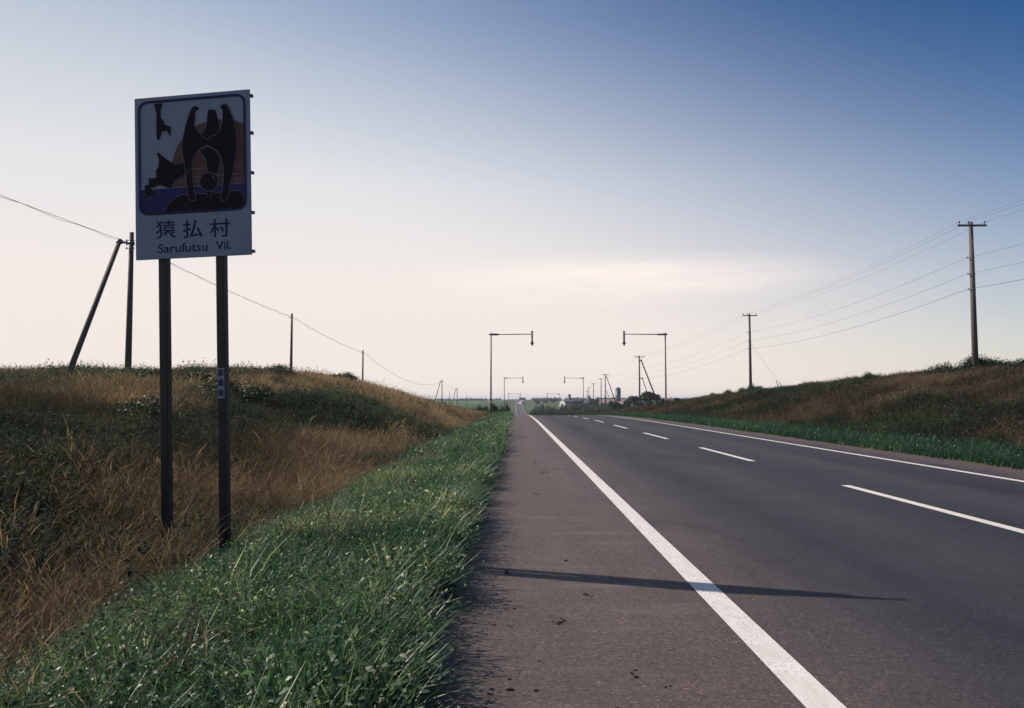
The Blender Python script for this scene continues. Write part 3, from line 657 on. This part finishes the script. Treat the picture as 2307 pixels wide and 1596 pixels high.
# right bank
q = sample([(11, 30, 16), (30, 60, 13), (60, 100, 8), (100, 170, 4)], lambda a, b_: (12.0, min(.70 * b_ + 2, 52)))
X_, Y_ = q[:, 0], q[:, 1]
dryness = fnoise(X_ + 70, Y_ * .6, 5.5) + .06 * sstep(50, 90, Y_) + .05
isdry = dryness + RNG.normal(0, .09, len(q)) > .56
tn = np.where(isdry, .31 + .9 * (fnoise(X_ + 50, Y_, 3.2) - .45) + RNG.normal(0, .14, len(q)), .28 + 1.1 * (fnoise(X_ + 20, Y_ + 9, 2.4) - .48) + RNG.normal(0, .12, len(q)))
scatter('bank_vegetation', np.column_stack([q, ground_z(X_, Y_)]), tn, .65 + .4 * RNG.random(len(q)), [(C_D2, isdry), (C_W2, ~isdry)],
        ['brownish dry grass across the right bank', 'dark weeds across the right bank'], 'grass', .2)
# rough growth beyond the crest, both sides of the dipping road
q = np.concatenate([sample([(95, 180, 2.2), (180, 420, .5)], lambda a, b_: (-40, -1.2)), sample([(120, 180, 2.2), (180, 420, .5)], lambda a, b_: (10.3, 60))])
tn = .35 + .8 * (fnoise(q[:, 0], q[:, 1], 9) - .42) + RNG.normal(0, .1, len(q))
scatter('rough_growth', np.column_stack([q, ground_z(q[:, 0], q[:, 1])]), tn, (1.0 + .8 * RNG.random(len(q))) * np.where(q[:, 1] > 180, 1.5, 1), [(C_W2, fnoise(q[:, 0], q[:, 1], 14) > .45), (C_V2, fnoise(q[:, 0], q[:, 1], 14) <= .45)],
        ['low weeds on the ground beyond the road crest', 'rank green grass on the ground beyond the road crest'], 'grass', .2)

# ------------------------------------------------------------------ shrubs and trees
M_LEAF_D = foliage_mat('shrub_leaves_dark', [(0, (.018, .034, .018)), (.5, (.028, .050, .024)), (1, (.045, .070, .034))], .45, .25, .5, .3, inst=False)
M_LEAF_T = foliage_mat('tree_leaves', [(0, (.020, .040, .022)), (.5, (.030, .055, .028)), (1, (.045, .075, .035))], .4, .22, .5, .3, inst=False)
M_BARK = plain('bark', (.06, .048, .04), .9, .35, 12, grain=(4, 4, .7))
def leaves(name, mat, blobs, n, size, seed, flat=1.):
    """leaf faces spread through a set of ellipsoids (cx,cy,cz,rx,ry,rz), thicker towards their shells"""
    g = np.random.default_rng(seed); vol = np.array([b_[3] * b_[4] * b_[5] for b_ in blobs]) ** .7; k = g.choice(len(blobs), n, p=vol / vol.sum()); B = np.array(blobs)[k]
    d = g.normal(size=(n, 3)); d /= np.linalg.norm(d, axis=1)[:, None]; r_ = g.random(n) ** .45 * (1 + .18 * g.normal(size=n))
    c_ = B[:, :3] + d * r_[:, None] * B[:, 3:]
    nrm = g.normal(size=(n, 3)) + d * .8; nrm /= np.linalg.norm(nrm, axis=1)[:, None]
    a = np.cross(nrm, g.normal(size=(n, 3))); a /= np.linalg.norm(a, axis=1)[:, None]; b2 = np.cross(nrm, a)
    s = size * (.6 + .8 * g.random(n))[:, None]
    v = np.stack([c_ - a * s, c_ - b2 * s * .45 + nrm * s * .1, c_ + a * s, c_ + b2 * s * .45 + nrm * s * .1], 1).reshape(-1, 3)
    f = np.arange(n * 4).reshape(n, 4)
    return np_mesh(name, v, f, mat, {'rnd': g.random(n)})
def shrub_mesh(seed, n=1500, size=.045, lobes=7, spread=.62, tall=.8):
    """unit shrub: about 1 m half-width, 1 m tall"""
    g = np.random.default_rng(seed); bl = []
    for i in range(lobes):
        a = g.random() * 6.283; r_ = spread * math.sqrt(g.random()); h = tall * (1 - .55 * r_) * (.6 + .5 * g.random())
        bl.append((math.cos(a) * r_, math.sin(a) * r_, h * .55, .28 + .16 * g.random(), .28 + .16 * g.random(), h * .5))
    zt = max(b_[2] + b_[5] for b_ in bl); xt = max(max(abs(b_[0]) + b_[3], abs(b_[1]) + b_[4]) for b_ in bl)
    bl = [(b_[0] / xt, b_[1] / xt, b_[2] / zt, b_[3] / xt, b_[4] / xt, b_[5] / zt) for b_ in bl]
    fol = leaves('foliage', M_LEAF_D, bl, n, size, seed)
    mb = MB()
    for b_ in bl: mb.tube([(b_[0] * .15, b_[1] * .15, -.08), (b_[0] * .6, b_[1] * .6, b_[2] * .7), (b_[0], b_[1], b_[2] * 1.2)], [.022, .015, .005], 5)
    me = bpy.data.meshes.new('stems'); me.from_pydata(mb.v, [], mb.f); me.materials.append(M_BARK)
    return fol, me
SHR = [shrub_mesh(k, 7500, .036) for k in range(3)] + [shrub_mesh(9, 7500, .036, 10, .85, .7)]
def shrub(k, x, y, w, h, label, group, rot=None, name='shrub', sink=.0):
    o = empty(name, (x, y, gz(x, y) - sink), (0, 0, random.random() * 6.28 if rot is None else rot)); o.scale = (w / 2, w / 2, h)
    tag(o, label, 'shrub', group)
    link('foliage', SHR[k][0], o); link('stems', SHR[k][1], o); return o
def shrub_px(k, x0, x1, top, y, label, group, **kw):
    x = place((x0 + x1) / 2, y); w = (x1 - x0) / F_PX * y * 1.4; h = (height_at(top, y) - gz(x, y)) * 1.12
    return shrub(k, x, y, w, max(h, .35) * 1.05, label, group, **kw)
g_ = 'dark bushes on the right bank crest'
for k, (a, b_, tp, y, lb) in enumerate((
    (2080, 2175, 822, 47, 'dark bush on the left slope of the mound under the large power pole'),
    (2150, 2245, 806, 46, 'tall dark bush at the foot of the large power pole'),
    (2225, 2330, 812, 44, 'dark bush touching the right edge of the photo, right of the large pole'),
    (2120, 2230, 836, 43, 'broad dark bush lower on the mound, left of centre'),
    (2200, 2320, 838, 41, 'broad dark bush lower on the mound at the right edge'),
    (2025, 2100, 840, 50, 'low dark bush leading up to the mound from the left'),
    (1945, 1985, 842, 58, 'small lone round bush standing on the right bank skyline'),
    (1975, 2040, 852, 55, 'low spreading bush just right of the lone round bush'),
    (1672, 1708, 868, 87.2, 'small bush around the foot of the second power pole'),
    (1618, 1652, 880, 92, 'flat windswept dark bush left of the second power pole'),
    (1598, 1622, 887, 94, 'tiny dark bush at the left end of the windswept bush'))):
    shrub_px(k % 4, a, b_, tp, y, lb, g_)
g_ = 'scattered bushes on the right bank slope'
for k, (x, y, w, h) in enumerate(((19.5, 46, 2.4, .8), (17.5, 58, 2.8, .8), (21, 70, 3.0, .9))):
    shrub(k, x, y, w, h, ['nearest', 'middle', 'farthest'][k] + ' of three low dark bushes partway up the right bank', g_)
g_ = 'bushes on the left bank'
for k, (x, y, w, h, lb) in enumerate(((-23.0, 40.5, 3.6, .8, 'dark bush left of the stout telephone pole, behind its leaning brace'), (-17.4, 38.5, 3.4, .7, 'dark bush right of the stout telephone pole base'),
    (-13.2, 43, 3.4, .8, 'dark bush on the left bank crest right of the sign posts'), (-11.5, 52, 4.0, .75, 'dark bush on the crest below the plain telephone pole'),
    (-9.2, 25.5, 3.0, .95, 'leafy grey green bush mid slope right of the sign'), (-12.2, 30, 3.2, .9, 'dark bush higher on the slope behind the sign'), (-8.0, 17.0, 2.0, .8, 'dark weed bush low on the slope right of the sign posts'))):
    shrub(k % 4, x, y, w, h, lb, g_)
g_ = 'bushes behind the left arrow pole'
for k, (a, b_, tp, y, lb) in enumerate(((1068, 1090, 915, 112, 'round dark bush left of the nearest left arrow pole'), (1086, 1108, 917, 118, 'dark bush directly behind the nearest left arrow pole'),
    (1106, 1122, 912, 125, 'tall dark bush right of the nearest left arrow pole'), (1118, 1138, 916, 140, 'low bush beside the second left arrow pole'), (1134, 1148, 910, 190, 'small bush by the road near the far left arrow poles'))):
    shrub_px(k % 4, a, b_, tp, y, lb, g_)
# bushes in the dip to the right of the far road
g_ = 'bushes in the dip right of the road'
spots = [(1196, 1218, 917, 520), (1210, 1236, 913, 500), (1228, 1256, 917, 450), (1234, 1264, 921, 300), (1254, 1284, 918, 420), (1270, 1304, 917, 410), (1290, 1320, 914, 430), (1306, 1336, 918, 360)]
nb = ['first', 'second', 'third', 'fourth', 'fifth', 'sixth', 'seventh', 'eighth']
for k, (a, b_, tp, y) in enumerate(spots): shrub_px(k % 4, a, b_, tp, y, f'{nb[k]} from the left of the dark bushes in the dip before the barn', g_)

def tree(x, y, w, h, label, group, seed, gap=False):
    g = np.random.default_rng(seed); z0 = gz(x, y); o = empty('tree', (x, y, z0)); tag(o, label, 'tree', group)
    bl = []; mb = MB().tube([(0, 0, -.3), (.03 * w, 0, h * .3), (0, .02 * w, h * .55)], [h * .035, h * .026, h * .016], 8)
    for i in range(9):
        a = g.random() * 6.283; r_ = w * .36 * math.sqrt(g.random()); zz = h * ((.66 if gap else .45) + (.22 if gap else .38) * g.random())
        c_ = (math.cos(a) * r_, math.sin(a) * r_, zz); rr_ = w * (.13 + .10 * g.random()); bl.append((*c_, rr_, rr_, rr_ * (.55 if gap else .85)))
        mb.tube([(0, 0, h * (.22 + .25 * g.random())), (c_[0] * .5, c_[1] * .5, zz * .75), c_], [h * .014, h * .009, h * .003], 5)
    link('crown', leaves('crown', M_LEAF_T, bl, 3200, w * .05, seed), o); mb.build('trunk', M_BARK, o, True)
    return o
def tree_px(x0, x1, tp, y, label, group, seed, **kw):
    x = place((x0 + x1) / 2, y); return tree(x, y, (x1 - x0) / F_PX * y * 1.45, (height_at(tp, y) - gz(x, y)) * 1.15, label, group, seed, **kw)
g_ = 'dark trees by the farm'
for k, (a, b_, tp, y, lb) in enumerate(((1444, 1483, 888, 250, 'broad flat crowned dark tree behind the braced power pole'), (1417, 1441, 894, 290, 'round dark tree left of the braced power pole'),
    (1482, 1500, 901, 260, 'small dark tree just left of the nearest right arrow pole'), (1506, 1530, 901, 250, 'low dark tree right of the nearest right arrow pole'),
    (1400, 1420, 903, 310, 'short dark tree between the tall silo and the round tree'), (1376, 1400, 908, 330, 'low dark tree in front of the tall silo'),
    (1326, 1348, 902, 600, 'far dark tree left of the farther braced pole'), (1205, 1214, 901, 900, 'tiny far tree right of the distant road'), (1240, 1252, 901, 850, 'tiny far tree left of the white barn'), (1296, 1312, 904, 640, 'far tree behind the white barn roof'),
    (1222, 1232, 903, 950, 'tiny far tree midway between the distant road and the barn'), (1171, 1182, 898, 1400, 'faint tree at the top of the distant road'))):
    tree_px(a, b_, tp, y, lb, g_, 40 + k, gap=(k == 0))
# far-off woods closing the horizon
def woods(name, label, x0, x1, y0, y1, h, n, seed):
    g = np.random.default_rng(seed); x = g.uniform(x0, x1, n); y = g.uniform(y0, y1, n); z = ground_z(x, y); k = 22
    hh = h * (.5 + .7 * fnoise(x, y, 60)) * (.8 + .4 * g.random(n)); c_ = np.repeat(np.stack([x, y, z + hh * .5], -1), k, 0)
    d = g.normal(size=(n * k, 3)); d /= np.linalg.norm(d, axis=1)[:, None]; rad = np.repeat(np.stack([hh * .6, hh * .6, hh * .5], -1), k, 0); c_ = c_ + d * rad * (g.random((n * k, 1)) ** .4)
    a = g.normal(size=(n * k, 3)); a /= np.linalg.norm(a, axis=1)[:, None]; b2 = np.cross(a, d); b2 /= np.linalg.norm(b2, axis=1)[:, None]; s = np.repeat(hh, k)[:, None] * .26
    v = np.stack([c_ - a * s, c_ - b2 * s * .7, c_ + a * s, c_ + b2 * s * .7], 1).reshape(-1, 3)
    o = link(name, np_mesh(name, v, np.arange(n * k * 4).reshape(-1, 4), M_LEAF_T, {'rnd': g.random(n * k)})); tag(o, label, 'woods', kind='stuff')
woods('far_woods', 'thin dark line of far woods beyond the left field', -1500, -30, 1450, 1700, 5, 1500, 1)
woods('far_woods', 'thin dark line of far woods beyond the farm', 30, 1500, 1300, 1650, 6, 1700, 2)
woods('scrub_thicket', 'blue green scrub filling the dip right of the far road', 13, 75, 300, 620, 2.6, 420, 4)
woods('hedge_scrub', 'dark scrub around the far side of the farm', 45, 190, 720, 800, 5, 160, 3)

# ------------------------------------------------------------------ farm
M_SILO = plain('silo_blue_steel', (.085, .095, .15), .45, .12, 3, metal=.2)
M_BARNW = plain('barn_white_board', (.62, .60, .57), .8, .1, 3)
M_ROOFG = plain('roof_grey_iron', (.15, .17, .20), .6, .15, 2, grain=(1, 8, 1))
M_ROOFP = plain('roof_faded_red', (.42, .26, .24), .6, .15, 2)
M_DARKB = plain('barn_dark_board', (.07, .07, .085), .8, .2, 3)
M_GLASSD = plain('dark_opening', (.012, .012, .015), .3, .1, 3)
def silo(x, y, r, h, label):
    z0 = gz(x, y); o = empty('silo', (x, y, z0)); tag(o, label, 'silo', 'farm silos'); bh = h - r * .9
    MB().tube([(0, 0, -1), (0, 0, bh)], r, 24).build('wall', M_SILO, o, True)
    MB().tube([(0, 0, bh - .02), (0, 0, bh + r * .35), (0, 0, bh + r * .7), (0, 0, bh + r * .9)], [r * 1.02, r * .9, r * .55, r * .08], 24).build('dome', M_SILO, o, True)
    for k in range(1, 7): MB().tube([(0, 0, bh * k / 7 - .05), (0, 0, bh * k / 7 + .05)], r * 1.015, 24).build('hoop', M_ROOFG, o, True)
    MB().box((-r * .2, -r - .12, bh * .5), (.5, .5, bh)).build('chute', M_SILO, o)
silo(place(1392, 700), 700, 2.35, height_at(872.5, 700) - gz(place(1392, 700), 700), 'tall dark domed silo rising beside the farm trees')
silo(place(1282.3, 780), 780, 1.5, height_at(888, 780) - gz(place(1282.3, 780), 780), 'smaller dark silo behind the white gable barn')
silo(place(1326.5, 800), 800, 1.5, height_at(891, 800) - gz(place(1326.5, 800), 800), 'short dark silo between the barn and the power poles')
def barn(x, y, w, l, h, rz, wall, roof, label, gambrel=True, door=True):
    z0 = gz(x, y); o = empty('barn', (x, y, z0), (0, 0, rz)); tag(o, label, 'barn', 'farm buildings')
    eave = h * .45; prof = [(-w / 2, eave), (-w * .36, h * .80), (0, h), (w * .36, h * .80), (w / 2, eave)] if gambrel else [(-w / 2, eave), (0, h), (w / 2, eave)]
    gab = [(-w / 2, -1), (w / 2, -1)] + [(p[0], p[1]) for p in prof[::-1]]
    MB().prism([(a * .98, b_ - .05) for a, b_ in gab], (0, 0, 0), (1, 0, 0), (0, 0, 1), (0, 1, 0), l).build('wall', wall, o)
    mb = MB()
    for a, b_ in zip(prof[:-1], prof[1:]): mb.quad((a[0], -.3, a[1] + .04), (b_[0], -.3, b_[1] + .04), (b_[0], l + .3, b_[1] + .04), (a[0], l + .3, a[1] + .04))
    ro = mb.build('roof', roof, o); sd = ro.modifiers.new('thickness', 'SOLIDIFY'); sd.thickness = .12
    if door: MB().box((0, -.03, h * .2), (w * .34, .06, h * .4)).build('door', M_GLASSD, o)
    for k in range(3):
        yy = l * (k + .5) / 3
        for s in (-1, 1): MB().box((s * (w * .49 + .02), yy, eave * .55), (.06, l * .12, eave * .35)).build('window', M_GLASSD, o)
    return o
barn(place(1266, 640), 640, 8.0, 16, 5.6, math.radians(-52), M_BARNW, M_ROOFG, 'white gable barn with a dark door and long grey roof')
barn(place(1300, 690), 690, 8.0, 18, 5.0, math.radians(-80), M_DARKB, M_ROOFG, 'long dark shed right of the white barn', False, False)
barn(place(1345, 720), 720, 9.0, 26, 5.6, math.radians(-84), M_BARNW, M_ROOFP, 'long low barn with faded pinkish roof left of the tall silo', False, False)
barn(place(1392, 640), 640, 8.0, 18, 4.0, math.radians(-86), M_BARNW, M_ROOFP, 'pale low shed at the foot of the tall silo', False, False)
barn(place(1180, 1150), 1150, 8, 10, 5, math.radians(30), M_BARNW, M_ROOFG, 'tiny far house beside the distant road', False)
# ------------------------------------------------------------------ far car
cx, cy = 2.9, 1150.; o = empty('car', (cx, cy, float(road_z(cy)))); tag(o, 'tiny dark car far ahead on the distant road', 'car')
M_CAR = plain('car_paint', (.03, .03, .04), .3, .05, 2)
MB().prism([(-2.1, .35), (-2.1, .9), (-1.3, 1.0), (-.8, 1.48), (.9, 1.48), (1.5, .98), (2.1, .85), (2.1, .35)], (-.85, 0, 0), (0, 1, 0), (0, 0, 1), (1, 0, 0), 1.7).build('body', M_CAR, o)
MB().box((0, -1.06, 1.25), (1.35, .05, .36), Matrix.Rotation(-.8, 3, 'X')).build('rear_window', M_GLASSD, o)
for sx in (-.78, .78):
    for sy in (-1.3, 1.3): MB().tube([(sx - .1, sy, .32), (sx + .1, sy, .32)], .32, 14).build('wheel', M_WIRE, o)
    MB().box((sx * .85, -2.11, .78), (.3, .04, .14)).build('tail_light', M_RED, o)

# ------------------------------------------------------------------ small things on the shoulder
M_CLOD = plain('dirt_clod', (.022, .018, .016), .95, .4, 60)
g = np.random.default_rng(5); mb = MB()
def clod(x, y, r_):
    k = 7; b0 = len(mb.v); z0 = float(road_z(y)) + .001
    for ring, (rr_, zz) in enumerate(((1., .0), (.85, .45), (.45, .75))):
        for j in range(k):
            a = 6.283 * j / k + ring * .3; q_ = r_ * rr_ * (.6 + .8 * g.random()); mb.v.append((x + math.cos(a) * q_ * 1.4, y + math.sin(a) * q_, z0 + zz * r_ * .8))
    for ring in range(2):
        for j in range(k): mb.f.append((b0 + ring*k + j, b0 + ring*k + (j+1) % k, b0 + (ring+1)*k + (j+1) % k, b0 + (ring+1)*k + j))
    mb.f.append(tuple(b0 + 2 * k + j for j in range(k)))
for px, py in ((1206, 1111), (1220, 1065), (1228, 1063), (1240, 1066), (1245, 1055), (1206, 1041), (1205, 1022), (1218, 990), (1175, 1008), (1430, 1507), (1502, 1533), (1252, 1393), (1260, 1396), (1268, 1397), (1285, 1262), (1150, 1283), (1320, 1335), (1180, 1545), (1345, 1590), (1385, 1585), (1162, 1365)):
    Y = F_PX * CAM_Z / (py - 900.); X = (px - 1161) / F_PX * Y
    for k in range(1 + int(g.random() * 3)): clod(X + g.normal() * .03, Y + g.normal() * .05, .006 + .009 * g.random())
tag(mb.build('dirt_crumbs', M_CLOD), 'dark crumbs of dirt scattered over the road shoulder', 'dirt', kind='stuff')

# ------------------------------------------------------------------ air
m = bpy.data.materials.new('haze_air'); m.use_nodes = True; t = m.node_tree
for n in list(t.nodes): t.nodes.remove(n)
pv = N(t, 'ShaderNodeVolumePrincipled'); pv.inputs['Color'].default_value = (.80, .88, 1.0, 1); pv.inputs['Density'].default_value = .00016; pv.inputs['Anisotropy'].default_value = .3
mo = N(t, 'ShaderNodeOutputMaterial'); L(t, pv.outputs[0], mo.inputs['Volume'])
hz = MB().box((0, 2950, (15.5 - 13) / 2), (8400, 6300, 28.5)).build('haze', m); tag(hz, 'faint summer haze in the air over the road', 'haze', kind='stuff')
